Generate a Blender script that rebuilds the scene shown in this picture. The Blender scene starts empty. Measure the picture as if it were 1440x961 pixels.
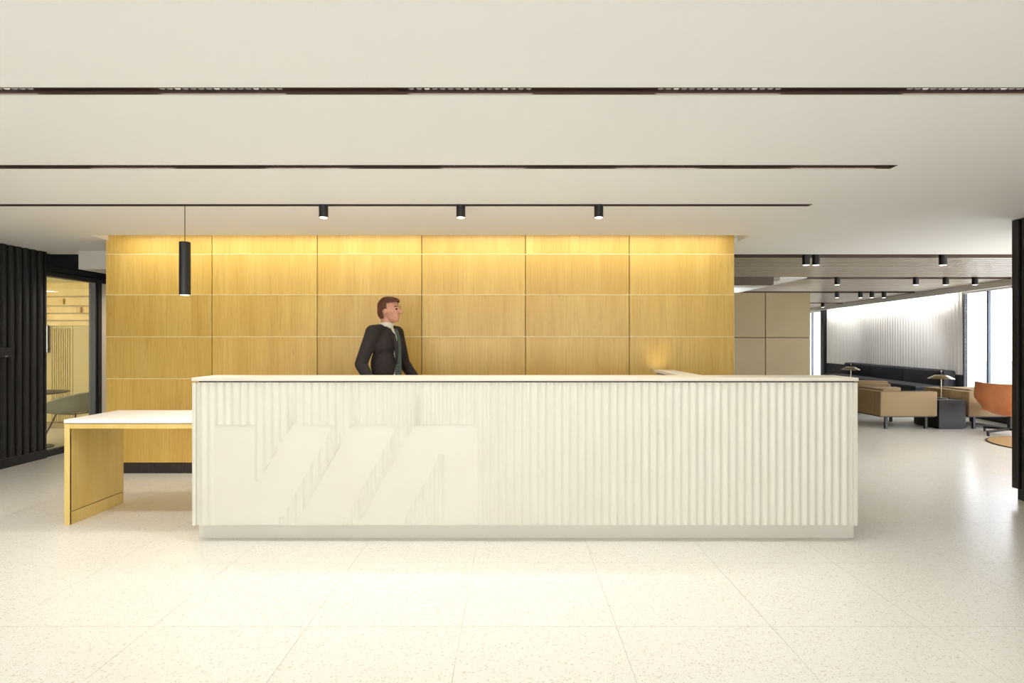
import bpy, bmesh, math, random
from mathutils import Vector, Matrix
random.seed(7)

# ------------------------------------------------------------------ camera, world, exposure
S = bpy.context.scene
COL = S.collection
F = 757.0            # focal length in pixels of the 1440 px wide frame
EYE = 1.35           # camera height
CX, CY = 722.0, 480.0
CEIL = 2.383

cam_d = bpy.data.cameras.new('camera')
cam_d.sensor_width = 36.0
cam_d.lens = F / 1440 * 36
cam_d.shift_x = -(CX - 720) / 1440
cam_d.shift_y = -(480.5 - CY) / 1440
cam_d.clip_start = 0.05
cam = bpy.data.objects.new('camera', cam_d)
cam.location = (0, 0, EYE)
cam.rotation_euler = (math.pi / 2, 0, 0)
COL.objects.link(cam)
S.camera = cam

W = bpy.data.worlds.new('world'); S.world = W
W.use_nodes = True
W.node_tree.nodes['Background'].inputs[0].default_value = (0.93, 0.96, 1.0, 1)
W.node_tree.nodes['Background'].inputs[1].default_value = 7.0

S.view_settings.view_transform = 'Standard'
S.view_settings.look = 'None'
S.view_settings.gamma = 1
S.view_settings.use_curve_mapping = False
S.view_settings.exposure = 0.10
S.cycles.max_bounces = 7
S.cycles.diffuse_bounces = 4
S.cycles.glossy_bounces = 3
S.cycles.adaptive_threshold = 0.03

P_LOUVRE = (1.8, 5.2) # watts of one louvre module, front and middle channel
P_SPOT = 28.0        # track spot
P_PENDANT = 24.0
P_COVE = 11.0        # strip behind the ceiling edge that washes the maple wall
P_LSPOT = 6.0        # lounge spots
P_LCOVE = 32.0       # strip over the fluted lounge wall
WARM = (1.0, 0.93, 0.84)
NEUT = (.98, 0.985, 1.0)
LWARM = (1.0, 0.86, 0.66)

# ------------------------------------------------------------------ helpers
def lin(r, g, b):
    f = lambda c: (c / 255 / 12.92) if c / 255 <= 0.04045 else ((c / 255 + 0.055) / 1.055) ** 2.4
    return (f(r), f(g), f(b), 1)

def X(px, d): return (px - CX) * d / F
def Z(py, d): return EYE - (py - CY) * d / F

MATS = {}
def mat(name, col, rough=0.5, metal=0.0, spec=0.5, bump=None, var=None, emit=None, coat=0):
    """bump=(scale,strength) ; var=(scale, colour2, amount) fine tone variation"""
    m = bpy.data.materials.new(name); m.use_nodes = True
    nt = m.node_tree; b = nt.nodes['Principled BSDF']
    b.inputs['Base Color'].default_value = col
    b.inputs['Roughness'].default_value = rough
    b.inputs['Metallic'].default_value = metal
    b.inputs['Specular IOR Level'].default_value = spec
    if coat: b.inputs['Coat Weight'].default_value = coat
    geo = nt.nodes.new('ShaderNodeNewGeometry')
    if var:
        n = nt.nodes.new('ShaderNodeTexNoise'); n.inputs['Scale'].default_value = var[0]; n.inputs['Detail'].default_value = 2
        nt.links.new(geo.outputs['Position'], n.inputs['Vector'])
        mx = nt.nodes.new('ShaderNodeMix'); mx.data_type = 'RGBA'
        mx.inputs[6].default_value = col; mx.inputs[7].default_value = var[1]
        mr = nt.nodes.new('ShaderNodeMapRange'); mr.inputs[1].default_value = .35; mr.inputs[2].default_value = .65
        mr.inputs[4].default_value = var[2]
        nt.links.new(n.outputs[0], mr.inputs[0]); nt.links.new(mr.outputs[0], mx.inputs[0])
        nt.links.new(mx.outputs[2], b.inputs['Base Color'])
    if bump and bump[1] >= .2:
        n2 = nt.nodes.new('ShaderNodeTexNoise'); n2.inputs['Scale'].default_value = bump[0]; n2.inputs['Detail'].default_value = 2
        nt.links.new(geo.outputs['Position'], n2.inputs['Vector'])
        bp = nt.nodes.new('ShaderNodeBump'); bp.inputs['Strength'].default_value = bump[1]; bp.inputs['Distance'].default_value = 0.002
        nt.links.new(n2.outputs[0], bp.inputs['Height']); nt.links.new(bp.outputs[0], b.inputs['Normal'])
    if emit:
        b.inputs['Emission Color'].default_value = emit[0]; b.inputs['Emission Strength'].default_value = emit[1]
    MATS[name] = m
    return m

def wood_mat(name, c1, c2, c3, rough=0.38, band=1.0):
    m = bpy.data.materials.new(name); m.use_nodes = True
    nt = m.node_tree; b = nt.nodes['Principled BSDF']; L = nt.links.new
    geo = nt.nodes.new('ShaderNodeNewGeometry'); oi = nt.nodes.new('ShaderNodeObjectInfo')
    off = nt.nodes.new('ShaderNodeVectorMath'); off.operation = 'MULTIPLY_ADD'
    rv = nt.nodes.new('ShaderNodeCombineXYZ')
    for i in range(3): L(oi.outputs['Random'], rv.inputs[i])
    off.inputs[1].default_value = (37, 11, 5)
    L(rv.outputs[0], off.inputs[0]); L(geo.outputs['Position'], off.inputs[2])
    def noise(scale, det, dist):
        mp = nt.nodes.new('ShaderNodeMapping'); mp.inputs['Scale'].default_value = scale
        L(off.outputs[0], mp.inputs['Vector'])
        n = nt.nodes.new('ShaderNodeTexNoise'); n.inputs['Scale'].default_value = 1; n.inputs['Detail'].default_value = det
        n.inputs['Distortion'].default_value = dist
        L(mp.outputs[0], n.inputs['Vector']); return n
    fine = noise((60, 60, 2.2), 3, .4)
    broad = noise((5.5, 5.5, .55), 1, .5)
    fleck = noise((26, 26, 5), 1, 1.2)
    r1 = nt.nodes.new('ShaderNodeMapRange'); r1.inputs[1].default_value = .3; r1.inputs[2].default_value = .72
    L(broad.outputs[0], r1.inputs[0])
    mx = nt.nodes.new('ShaderNodeMix'); mx.data_type = 'RGBA'; mx.inputs[6].default_value = c1; mx.inputs[7].default_value = c2
    L(r1.outputs[0], mx.inputs[0])
    r2 = nt.nodes.new('ShaderNodeMapRange'); r2.inputs[1].default_value = .45; r2.inputs[2].default_value = .75; r2.inputs[4].default_value = .5 * band
    L(fine.outputs[0], r2.inputs[0])
    mx2 = nt.nodes.new('ShaderNodeMix'); mx2.data_type = 'RGBA'; mx2.inputs[7].default_value = c3
    L(r2.outputs[0], mx2.inputs[0]); L(mx.outputs[2], mx2.inputs[6])
    r3 = nt.nodes.new('ShaderNodeMapRange'); r3.inputs[1].default_value = .6; r3.inputs[2].default_value = .8; r3.inputs[4].default_value = .35 * band
    L(fleck.outputs[0], r3.inputs[0])
    mx3 = nt.nodes.new('ShaderNodeMix'); mx3.data_type = 'RGBA'; mx3.inputs[7].default_value = c3
    L(r3.outputs[0], mx3.inputs[0]); L(mx2.outputs[2], mx3.inputs[6])
    hsv = nt.nodes.new('ShaderNodeHueSaturation')
    r4 = nt.nodes.new('ShaderNodeMapRange'); r4.inputs[3].default_value = .94; r4.inputs[4].default_value = 1.05
    L(oi.outputs['Random'], r4.inputs[0]); L(r4.outputs[0], hsv.inputs['Value']); L(mx3.outputs[2], hsv.inputs['Color'])
    L(hsv.outputs[0], b.inputs['Base Color'])
    b.inputs['Roughness'].default_value = rough
    MATS[name] = m
    return m

def terrazzo_mat(name, base, dark, light, rough):
    m = bpy.data.materials.new(name); m.use_nodes = True
    nt = m.node_tree; b = nt.nodes['Principled BSDF']; L = nt.links.new
    geo = nt.nodes.new('ShaderNodeNewGeometry')
    cur = None
    def layer(scale, lo, hi, col, amount, prev):
        v = nt.nodes.new('ShaderNodeTexVoronoi'); v.inputs['Scale'].default_value = scale
        L(geo.outputs['Position'], v.inputs['Vector'])
        sp = nt.nodes.new('ShaderNodeSeparateColor'); L(v.outputs['Color'], sp.inputs[0])
        r = nt.nodes.new('ShaderNodeMapRange'); r.inputs[1].default_value = lo; r.inputs[2].default_value = hi; r.inputs[4].default_value = amount
        L(sp.outputs[0], r.inputs[0])
        mx = nt.nodes.new('ShaderNodeMix'); mx.data_type = 'RGBA'; mx.inputs[7].default_value = col
        L(r.outputs[0], mx.inputs[0])
        if prev is None: mx.inputs[6].default_value = base
        else: L(prev.outputs[2], mx.inputs[6])
        return mx
    a = layer(210, .6, .97, light, .7, None)
    d = layer(150, .86, .99, dark, .5, a)
    L(d.outputs[2], b.inputs['Base Color'])
    b.inputs['Specular IOR Level'].default_value = .24
    b.inputs['Roughness'].default_value = rough
    MATS[name] = m
    return m

def glass_mat(name, tint, refl=1.0):
    m = bpy.data.materials.new(name); m.use_nodes = True
    nt = m.node_tree; L = nt.links.new
    nt.nodes.remove(nt.nodes['Principled BSDF'])
    tr = nt.nodes.new('ShaderNodeBsdfTransparent'); tr.inputs[0].default_value = tint
    gl = nt.nodes.new('ShaderNodeBsdfGlossy'); gl.inputs['Roughness'].default_value = .01
    fr = nt.nodes.new('ShaderNodeFresnel')
    ge = nt.nodes.new('ShaderNodeNewGeometry'); io = nt.nodes.new('ShaderNodeMapRange')
    io.inputs[3].default_value = 1.5; io.inputs[4].default_value = 1 / 1.5      # same reflectance on both faces of the thin pane
    L(ge.outputs['Backfacing'], io.inputs[0]); L(io.outputs[0], fr.inputs[0])
    mu = nt.nodes.new('ShaderNodeMath'); mu.operation = 'MULTIPLY'; mu.inputs[1].default_value = refl
    mx = nt.nodes.new('ShaderNodeMixShader')
    L(fr.outputs[0], mu.inputs[0]); L(mu.outputs[0], mx.inputs[0]); L(tr.outputs[0], mx.inputs[1]); L(gl.outputs[0], mx.inputs[2])
    L(mx.outputs[0], nt.nodes['Material Output'].inputs[0])
    MATS[name] = m
    return m

def wpos(o):
    v = Vector((0, 0, 0))
    while o: v += o.location; o = o.parent
    return v

def link(name, me, m, parent=None, loc=(0, 0, 0), smooth=False):
    o = bpy.data.objects.new(name, me); COL.objects.link(o)
    if m is not None and len(me.materials) == 0: me.materials.append(MATS[m] if isinstance(m, str) else m)
    o.parent = parent; o.location = loc
    if smooth:
        for p in me.polygons: p.use_smooth = True
    return o

def tag(o, label=None, cat=None, group=None, kind=None):
    if label: o['label'] = label
    if cat: o['category'] = cat
    if group: o['group'] = group
    if kind: o['kind'] = kind
    return o

def empty(name, loc=(0, 0, 0), label=None, cat=None, group=None, kind=None):
    o = bpy.data.objects.new(name, None); COL.objects.link(o); o.location = loc
    o.empty_display_size = .1
    return tag(o, label, cat, group, kind)

class MB:
    """collects shapes in world coordinates; build() makes ONE mesh object"""
    def __init__(s): s.v = []; s.f = []
    def box(s, x0, x1, y0, y1, z0, z1):
        n = len(s.v)
        s.v += [(x0, y0, z0), (x1, y0, z0), (x1, y1, z0), (x0, y1, z0), (x0, y0, z1), (x1, y0, z1), (x1, y1, z1), (x0, y1, z1)]
        s.f += [tuple(n + i for i in q) for q in ((0, 3, 2, 1), (4, 5, 6, 7), (0, 1, 5, 4), (1, 2, 6, 5), (2, 3, 7, 6), (3, 0, 4, 7))]
        return s
    def prism(s, poly, z0, z1):
        """poly counter-clockwise in xy"""
        n = len(s.v); k = len(poly)
        s.v += [(x, y, z0) for x, y in poly] + [(x, y, z1) for x, y in poly]
        s.f += [tuple(n + i for i in reversed(range(k))), tuple(n + k + i for i in range(k))]
        s.f += [(n + i, n + (i + 1) % k, n + k + (i + 1) % k, n + k + i) for i in range(k)]
        return s
    def lathe(s, prof, c=(0, 0, 0), seg=32):
        """prof list of (r,z) from bottom to top, closed by caps where r>0"""
        n = len(s.v); k = len(prof)
        for r, z in prof:
            for i in range(seg):
                a = 2 * math.pi * i / seg
                s.v.append((c[0] + r * math.cos(a), c[1] + r * math.sin(a), c[2] + z))
        for j in range(k - 1):
            for i in range(seg):
                a, b = n + j * seg + i, n + j * seg + (i + 1) % seg
                s.f.append((a, b, b + seg, a + seg))
        s.f.append(tuple(n + i for i in reversed(range(seg))))
        s.f.append(tuple(n + (k - 1) * seg + i for i in range(seg)))
        return s
    def tube(s, pts, r, seg=10):
        pts = [Vector(p) for p in pts]; n = len(s.v); k = len(pts)
        for j, p in enumerate(pts):
            d = (pts[min(j + 1, k - 1)] - pts[max(j - 1, 0)]).normalized()
            u = d.orthogonal().normalized() if j == 0 else (u - d * u.dot(d)).normalized()
            w = d.cross(u)
            rr = r[j] if isinstance(r, (list, tuple)) else r
            for i in range(seg):
                a = 2 * math.pi * i / seg
                s.v.append(tuple(p + (u * math.cos(a) + w * math.sin(a)) * rr))
        for j in range(k - 1):
            for i in range(seg):
                a, b = n + j * seg + i, n + j * seg + (i + 1) % seg
                s.f.append((a, b, b + seg, a + seg))
        s.f.append(tuple(n + i for i in reversed(range(seg))))
        s.f.append(tuple(n + (k - 1) * seg + i for i in range(seg)))
        return s
    def mesh(s, name, off=(0, 0, 0), bev=0, seg=2, weld=False):
        me = bpy.data.meshes.new(name)
        me.from_pydata([(x - off[0], y - off[1], z - off[2]) for x, y, z in s.v], [], s.f)
        if bev or weld:
            bm = bmesh.new(); bm.from_mesh(me)
            if weld: bmesh.ops.remove_doubles(bm, verts=bm.verts, dist=1e-5)
            if bev: bmesh.ops.bevel(bm, geom=[e for e in bm.edges if e.calc_face_angle(0) > .6], offset=bev, segments=seg, affect='EDGES', profile=.5)
            bm.to_mesh(me); bm.free()
        me.update()
        return me
    def build(s, name, m, parent=None, bev=0, seg=2, smooth=False, center=True):
        base = wpos(parent) if parent else Vector((0, 0, 0))
        if center and s.v:
            xs, ys, zs = zip(*s.v)
            c = Vector(((min(xs) + max(xs)) / 2, (min(ys) + max(ys)) / 2, min(zs)))
        else: c = base
        o = link(name, s.mesh(name, c, bev, seg), m, parent, c - base)
        if smooth: shade(o)
        return o

def shade(o, ang=35):
    for p in o.data.polygons: p.use_smooth = True
    bm = bmesh.new(); bm.from_mesh(o.data)
    for e in bm.edges: e.smooth = e.calc_face_angle(0) < math.radians(ang)
    bm.to_mesh(o.data); bm.free()

def bx(name, x0, x1, y0, y1, z0, z1, m, parent=None, bev=0, seg=2):
    return MB().box(x0, x1, y0, y1, z0, z1).build(name, m, parent, bev, seg)

def copy_tree(o, parent=None):
    c = o.copy(); COL.objects.link(c); c.parent = parent
    for ch in list(o.children): copy_tree(ch, c)
    return c

def area(name, loc, sx, sy, power, color, rot=(0, 0, 0), spread=math.pi, parent=None):
    l = bpy.data.lights.new(name, 'AREA'); l.shape = 'RECTANGLE'; l.size = sx; l.size_y = sy
    l.energy = power; l.color = color; l.spread = spread
    o = bpy.data.objects.new(name, l); COL.objects.link(o)
    o.parent = parent; o.location = Vector(loc) - (wpos(parent) if parent else Vector((0, 0, 0))); o.rotation_euler = rot
    return o

def spot(name, loc, power, color, angle=80, blend=.6, rot=(0, 0, 0), parent=None, size=.03):
    l = bpy.data.lights.new(name, 'SPOT'); l.energy = power; l.color = color
    l.spot_size = math.radians(angle); l.spot_blend = blend; l.shadow_soft_size = size
    o = bpy.data.objects.new(name, l); COL.objects.link(o)
    o.parent = parent; o.location = Vector(loc) - (wpos(parent) if parent else Vector((0, 0, 0))); o.rotation_euler = rot
    return o

# ------------------------------------------------------------------ materials
mat('ceiling_paint', lin(244, 244, 242), .85, bump=(60, .05))
mat('ceiling_cool', lin(228, 226, 222), .8)
mat('ceiling_paint_shaded', lin(208, 202, 190), .85, bump=(60, .05))  # same paint as the ceiling, darkened to put shade into its colour
mat('black_metal', lin(30, 26, 24), .45, bump=(200, .1))
mat('channel_black', lin(78, 62, 50), .5, var=(3, lin(90, 70, 55), .6))
mat('black_lacquer', lin(24, 21, 18), .45, bump=(90, .08), var=(6, lin(30, 26, 23), .8))
mat('navy_black', lin(24, 25, 30), .6, bump=(40, .05))
wood_mat('maple', lin(222, 186, 100), lin(209, 168, 80), lin(188, 144, 62))
wood_mat('maple_pale', lin(232, 204, 128), lin(222, 188, 106), lin(206, 168, 88), .42, .6)
mat('lit_edge', lin(244, 226, 170), .4, bump=(60, .05))  # pale colour paints the light caught on upper panel edges
mat('wood_gap', lin(84, 54, 26), .7, var=(30, lin(66, 40, 20), 1))
mat('solid_cream', lin(214, 209, 194), .42, bump=(150, .03), var=(3, lin(211, 205, 188), .6))
mat('counter_cream', lin(218, 210, 192), .4, bump=(120, .02), var=(14, lin(212, 202, 182), .5))
mat('white_top', lin(246, 242, 236), .3, bump=(120, .02))
mat('reveal_dark', lin(62, 52, 36), .6, bump=(80, .1))
mat('base_dark', lin(52, 40, 30), .45, var=(14, lin(42, 32, 26), .8), bump=(60, .1))
terrazzo_mat('terrazzo', lin(232, 227, 214), lin(186, 166, 132), lin(240, 237, 228), .24)
mat('grout', lin(214, 202, 172), .8, bump=(200, .2))
mat('taupe_panel', lin(156, 136, 94), .55, bump=(80, .05), var=(2, lin(148, 128, 86), .7))
mat('joint_dark', lin(60, 48, 34), .8, bump=(80, .1))
mat('slat_grey', lin(150, 138, 122), .38, bump=(50, .04))
mat('slot_brown', lin(92, 74, 60), .7, bump=(60, .1))
mat('flute_white', lin(240, 238, 233), .55, bump=(80, .04))
mat('wall_cream', lin(226, 214, 190), .8, bump=(60, .05))
mat('yellow_wall', lin(198, 180, 120), .55, bump=(40, .04), var=(1.2, lin(190, 170, 108), .6))
mat('fabric_beige', lin(150, 127, 92), .9, bump=(900, .5), var=(260, lin(138, 116, 82), .7))
mat('fabric_dark', lin(44, 42, 46), .9, bump=(900, .5), var=(240, lin(54, 51, 55), .7))
mat('fabric_green', lin(152, 150, 124), .85, bump=(700, .5), var=(260, lin(140, 138, 114), .7))
mat('piping_pale', lin(196, 190, 160), .7, bump=(400, .3))
mat('leather_orange', lin(212, 138, 90), .45, bump=(300, .25), var=(10, lin(200, 124, 78), .7))
mat('rug_tan', lin(194, 152, 98), .95, bump=(600, .8), var=(200, lin(180, 138, 86), .7))
mat('rug_edge', lin(70, 48, 34), .9, bump=(500, .6))
mat('brass_metal', lin(196, 182, 150), .28, 1.0, bump=(300, .02))
mat('chrome_grey', lin(168, 164, 156), .3, 1.0, bump=(300, .02))
mat('mullion_grey', lin(96, 106, 122), .5, bump=(100, .05))
mat('lens_glow', lin(255, 250, 240), .3, emit=((1, .95, .86, 1), 2.2), bump=(100, .01))
mat('louvre_lens', lin(120, 112, 104), .25, .7, emit=((1, .93, .84, 1), .22), bump=(300, .02))
mat('louvre_bright', lin(160, 150, 140), .2, .7, emit=((1, .93, .84, 1), .55), bump=(300, .02))
mat('strip_glow', lin(255, 240, 205), .4, emit=((1, .88, .62, 1), 4.0), bump=(100, .01))
mat('reflection_glow', lin(220, 228, 240), .2, emit=((.86, .92, 1, 1), .75), bump=(400, .005))  # glow imitating a bright window mirrored in the room glass
mat('concrete_out', lin(190, 190, 186), .9, bump=(8, .2), var=(.6, lin(176, 176, 174), .8))
glass_mat('pane_clear', (.97, .98, 1, 1))
glass_mat('pane_warm', (.95, .93, .84, 1), 1.2)
mat('skin', lin(214, 156, 126), .5, bump=(200, .1), var=(40, lin(202, 138, 110), .5))
mat('hair_brown', lin(104, 58, 34), .6, bump=(160, .8), var=(120, lin(78, 42, 24), .8))
mat('suit_dark', lin(44, 34, 30), .85, bump=(700, .4), var=(300, lin(36, 28, 25), .7))
mat('shirt_pale', lin(226, 220, 200), .8, bump=(300, .2))
mat('tie_green', lin(44, 62, 52), .6, bump=(500, .3), var=(90, lin(120, 128, 112), .35))
mat('shoe_black', lin(22, 19, 18), .3, bump=(100, .1))
mat('eye_dark', lin(36, 26, 22), .2, bump=(50, .01))

# ------------------------------------------------------------------ floor
TP = 0.731
TX0, TY0 = -0.244, 3.276
floor = bx('floor', -12, 10.5, -5, 21, -.12, -.003, 'grout'); tag(floor, kind='structure')
floor['label'] = 'cream terrazzo floor laid in large square tiles'
tile_me = MB().box(-TP / 2 + .0009, TP / 2 - .0009, -TP / 2 + .0009, TP / 2 - .0009, -.003, 0).mesh('tile')
tile_me.materials.append(MATS['terrazzo'])
rest = MB()
fz = floor.location
for i in range(-17, 17):
    for j in range(-12, 24):
        cx, cy = TX0 + (i + .5) * TP, TY0 + (j + .5) * TP
        if not (-11.5 < cx < 10.2 and -4.6 < cy < 20.5): continue
        near, far = cy - TP / 2, cy + TP / 2
        vis = 1.3 < cy < 8.4 and abs(cx) - TP / 2 < .98 * far and -6.2 < cx < 8.4
        hid = 5.5 < cy and -4.2 < cx < 3.2
        if vis and not hid:
            link('floor_tile', tile_me, None, floor, Vector((cx, cy, 0)) - fz)
        else:
            rest.box(cx - TP / 2 + .0009, cx + TP / 2 - .0009, cy - TP / 2 + .0009, cy + TP / 2 - .0009, -.003, 0)
o = rest.build('floor_tile_field', 'terrazzo', floor); o['kind'] = 'stuff'

# ------------------------------------------------------------------ ceiling with slots
SLOTS = [(2.19, 2.253), (3.155, 3.222), (4.055, 4.118)]
SX1 = 2.255
CH = .16
def slab(mb, x0, x1, y0, y1, holes, z0, z1):
    xs = sorted({x0, x1, *[h[0] for h in holes], *[h[1] for h in holes]}); xs = [x for x in xs if x0 <= x <= x1]
    ys = sorted({y0, y1, *[h[2] for h in holes], *[h[3] for h in holes]}); ys = [y for y in ys if y0 <= y <= y1]
    for a, b in zip(ys, ys[1:]):
        run = None
        for c, d in zip(xs, xs[1:]):
            mx, my = (c + d) / 2, (a + b) / 2
            inside = any(h[0] < mx < h[1] and h[2] < my < h[3] for h in holes)
            if not inside:
                run = (run[0], d) if run else (c, d)
            if inside or d == xs[-1]:
                if run: mb.box(run[0], run[1], a, b, z0, z1)
                run = None
cm = MB()
COVE = (-4.13, 2.33, 5.25, 5.60)
holes = [(-7.2, SX1, a, b) for a, b in SLOTS] + [COVE]
slab(cm, -12, 3.2985, -5, 6.40, holes, CEIL, CEIL + CH)
cm.prism([(3.3015, -5), (6.80, -5), (8.25, 6.40), (3.3015, 6.40)], CEIL, CEIL + CH)
ceiling = cm.build('ceiling', 'ceiling_paint'); tag(ceiling, 'smooth off-white plaster ceiling with dark linear slots', kind='structure')
MB().prism([(-12, -5), (6.80, -5), (10.1, 20.3), (10.1, 21), (-12, 21)], CEIL + .30, CEIL + .36).build('ceiling_backing', 'ceiling_paint', ceiling)
# upper part of cove: vertical faces
bx('cove_side', COVE[0] - .02, COVE[1] + .02, 5.23, 5.25, CEIL + CH, CEIL + .30, 'ceiling_paint', ceiling)

# light channels
def channel(y0, y1, mods, mlen, label, power=0):
    yc = (y0 + y1) / 2
    root = empty('light_channel', (0, yc, CEIL), label, 'ceiling light')
    h = MB()
    h.box(-7.199, SX1 - .001, y0 + .0005, y1 - .0005, CEIL + .075, CEIL + .085)
    h.box(-7.199, SX1 - .001, y0 + .0005, y0 + .004, CEIL - .0015, CEIL + .075)
    h.box(-7.199, SX1 - .001, y1 - .004, y1 - .0005, CEIL - .0015, CEIL + .075)
    h.box(SX1 - .005, SX1 - .001, y0 + .004, y1 - .004, CEIL - .0015, CEIL + .075)
    h.build('housing', 'channel_black', root)
    for xc in mods:
        b = MB(); c = MB(); g = MB()
        n = 16; w = mlen / n
        b.box(xc - mlen / 2 - .006, xc + mlen / 2 + .006, y0 + .008, y1 - .008, CEIL + .022, CEIL + .074)
        m = b.build('louvre_module', 'black_metal', root)
        for k in range(n):
            cx = xc - mlen / 2 + (k + .5) * w
            (g if (k % 5 == 2) else c).box(cx - w * .33, cx + w * .33, yc - .018, yc + .018, CEIL + .012, CEIL + .022)
        q = c.build('lens_row', 'louvre_lens', m, bev=.004, seg=2); q['kind'] = 'stuff'
        q = g.build('lens_row_bright', 'louvre_bright', m, bev=.004, seg=2); q['kind'] = 'stuff'
        area('louvre_light', (xc, yc, CEIL + .008), mlen, .04, power, NEUT, (0, 0, 0), 2.4, root)
    return root
m1 = [X(308 + 352.7 * k, 2.22) for k in range(-4, 4)]
m2 = [X(182 + 248.5 * k, 3.19) for k in range(-5, 5)]
channel(*SLOTS[0], [x for x in m1 if -5.3 < x < 2], .52, 'long black louvred light channel nearest the front of the ceiling', P_LOUVRE[0])
channel(*SLOTS[1], [x for x in m2 if -5.35 < x < 2.1], .50, 'middle black louvred light channel across the ceiling', P_LOUVRE[1])
channel(*SLOTS[2], [], .5, 'rear black ceiling channel carrying the spotlights and the pendant')

# spots on the rear channel
def spotlight(loc, r, h, label, group, power, color, angle=85, parent=None, lens='lens_glow'):
    root = empty('spotlight', loc, label, 'spotlight', group)
    b = MB().lathe([(r - .004, -h), (r, -h), (r, 0)], loc, 28)
    b.build('can', 'black_metal', root, smooth=True)
    MB().lathe([(r * .62, -.006), (r * .9, 0)], (loc[0], loc[1], loc[2] - h - .001), 24).build('lens', lens, root)
    spot('spot_light', (loc[0], loc[1], loc[2] - h - .012), power, color, angle, .7, (0, 0, 0), root)
    return root
for px, w in ((455, 'left'), (648, 'middle'), (842, 'right'), (-128, 'out')):  # the last one is added beyond the left frame edge for floor light
    lab = {'out': 'added out-of-view spotlight on rear channel, lighting the floor at left',
           'left': 'small black cylinder spotlight on rear channel, first right of the pendant',
           'middle': 'small black cylinder spotlight, middle of three on the rear channel',
           'right': 'small black cylinder spotlight, furthest from the pendant on rear channel'}[w]
    spotlight((X(px, 4.087), 4.087, CEIL + .07), .034, .163, lab, 'spotlights on the rear ceiling channel', P_SPOT, NEUT, 100)

# pendant
px_, py_ = X(260, 4.087), 4.087
pz0, pz1 = Z(415, 4.087), Z(340.5, 4.087)
pen = empty('pendant_light', (px_, py_, pz0), 'black tube pendant light hanging on a thin cord in front of maple wall', 'pendant lamp')
MB().lathe([(.036, 0), (.039, 0), (.039, pz1 - pz0 - .003), (.036, pz1 - pz0)], (px_, py_, pz0), 36).build('shade', 'black_metal', pen, smooth=True)
MB().tube([(px_, py_, pz1 - .002), (px_, py_, CEIL + .075)], .0028, 8).build('cord', 'black_metal', pen)
MB().lathe([(.025, -.004), (.034, 0)], (px_, py_, pz0), 28).build('lens', 'lens_glow', pen)
spot('pendant_spot', (px_, py_, pz0 - .02), P_PENDANT, WARM, 120, .5, (0, 0, 0), pen)

# cove strip that washes the maple wall
cv = empty('cove_light', (-.9, 5.27, CEIL + .105), 'warm light strip hidden in ceiling slot above maple wall', 'strip light')
bx('strip', -4.08, 2.24, 5.262, 5.285, CEIL + .105, CEIL + .115, 'strip_glow', cv)
bx('carrier', -4.10, 2.26, 5.252, 5.292, CEIL + .116, CEIL + .13, 'black_metal', cv)
area('cove_wash', (-.92, 5.275, CEIL + .10), 6.1, .03, P_COVE, (.93, .98, 1), (math.radians(24), 0, 0), 1.9, cv)

# ------------------------------------------------------------------ maple wall
WY = 5.49
wall = empty('wall_maple', (-.95, WY, 0)); tag(wall, 'golden maple veneer wall behind the desk in a grid of panels', kind='structure')
wx = [X(p, WY) for p in (149, 298, 446, 593, 739, 885, 1032.5)]
wz = [Z(p, WY) for p in (651.5, 592, 533, 474, 415, 358)] + [CEIL + .30]
bx('core', wx[0] + .004, wx[-1] - .004, WY + .018, WY + .55, 0, CEIL + .30, 'wood_gap', wall)
for i in range(6):
    for j in range(6):
        g = .0035
        b = MB().box(wx[i] + (g if i else 0), wx[i + 1] - (g if i < 5 else 0), WY, WY + .018, wz[j] + .004, wz[j + 1] - (.0 if j == 5 else .001))
        b.build('wood_panel', 'maple', wall, bev=.0022, seg=1)
for s, x in ((0, wx[0]), (1, wx[-1])):
    bx('end_panel', x - (0 if s else -.0) - (.004 if s else 0), x + (.0 if s else .004), WY + .02, WY + .55, wz[0], CEIL + .28, 'maple', wall)
for z in wz[1:6]:  # pale strips stand in for the lit edge along each row
    bx('lit_edge_strip', wx[0] + .002, wx[-1] - .002, WY - .003, WY + .019, z - .002, z + .0045, 'lit_edge', wall)
bw = .1555; x = wx[0] + .02
base_me = MB().box(-bw / 2 + .0012, bw / 2 - .0012, 0, .012, 0, wz[0] - .004).mesh('base_tile', bev=.001, seg=1)
base_me.materials.append(MATS['base_dark'])
while x + bw < wx[-1]:
    link('base_tile', base_me, None, wall, Vector((x + bw / 2, WY + .005, 0)) - wall.location); x += bw

# ------------------------------------------------------------------ reception desk
DY = 3.60
desk = empty('reception_desk', (.075, 3.75, 0), 'long cream reception desk with fluted front and large recessed lettering', 'reception desk')
DL, DR = X(270, DY), X(1206.3, DY)
pzb, pzt = Z(739.5, DY), 1.0735
bx('front_panel', DL, DR, DY + .0122, DY + .045, pzb, pzt, 'solid_cream', desk)
bx('end_panel', DL, DL + .03, DY + .045, 4.0, pzb, pzt, 'solid_cream', desk, .002, 1)
bx('end_panel', DR - .03, DR, DY + .045, 4.0, pzb, pzt, 'solid_cream', desk, .002, 1)
bx('edge_strip', DL, X(275.3, DY), DY, DY + .012, pzb - .001, pzt, 'solid_cream', desk, .0015, 1)
bx('edge_strip', X(1200.6, DY), DR, DY, DY + .012, pzb - .001, pzt, 'solid_cream', desk, .0015, 1)
bx('plinth', X(280, 3.69), X(1200.5, 3.69), 3.69, 4.30, 0, pzb, 'solid_cream', desk)
bx('reveal', DL + .035, DR - .01, DY + .02, 3.86, pzt, 1.083, 'reveal_dark', desk)
bx('countertop', DL - .002, DR + .003, DY - .005, 3.885, 1.083, 1.105, 'counter_cream', desk, .0015, 1)
bx('worktop', DL + .03, DR - .03, DY + .045, 4.36, .715, .745, 'white_top', desk, .002, 1)
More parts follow.
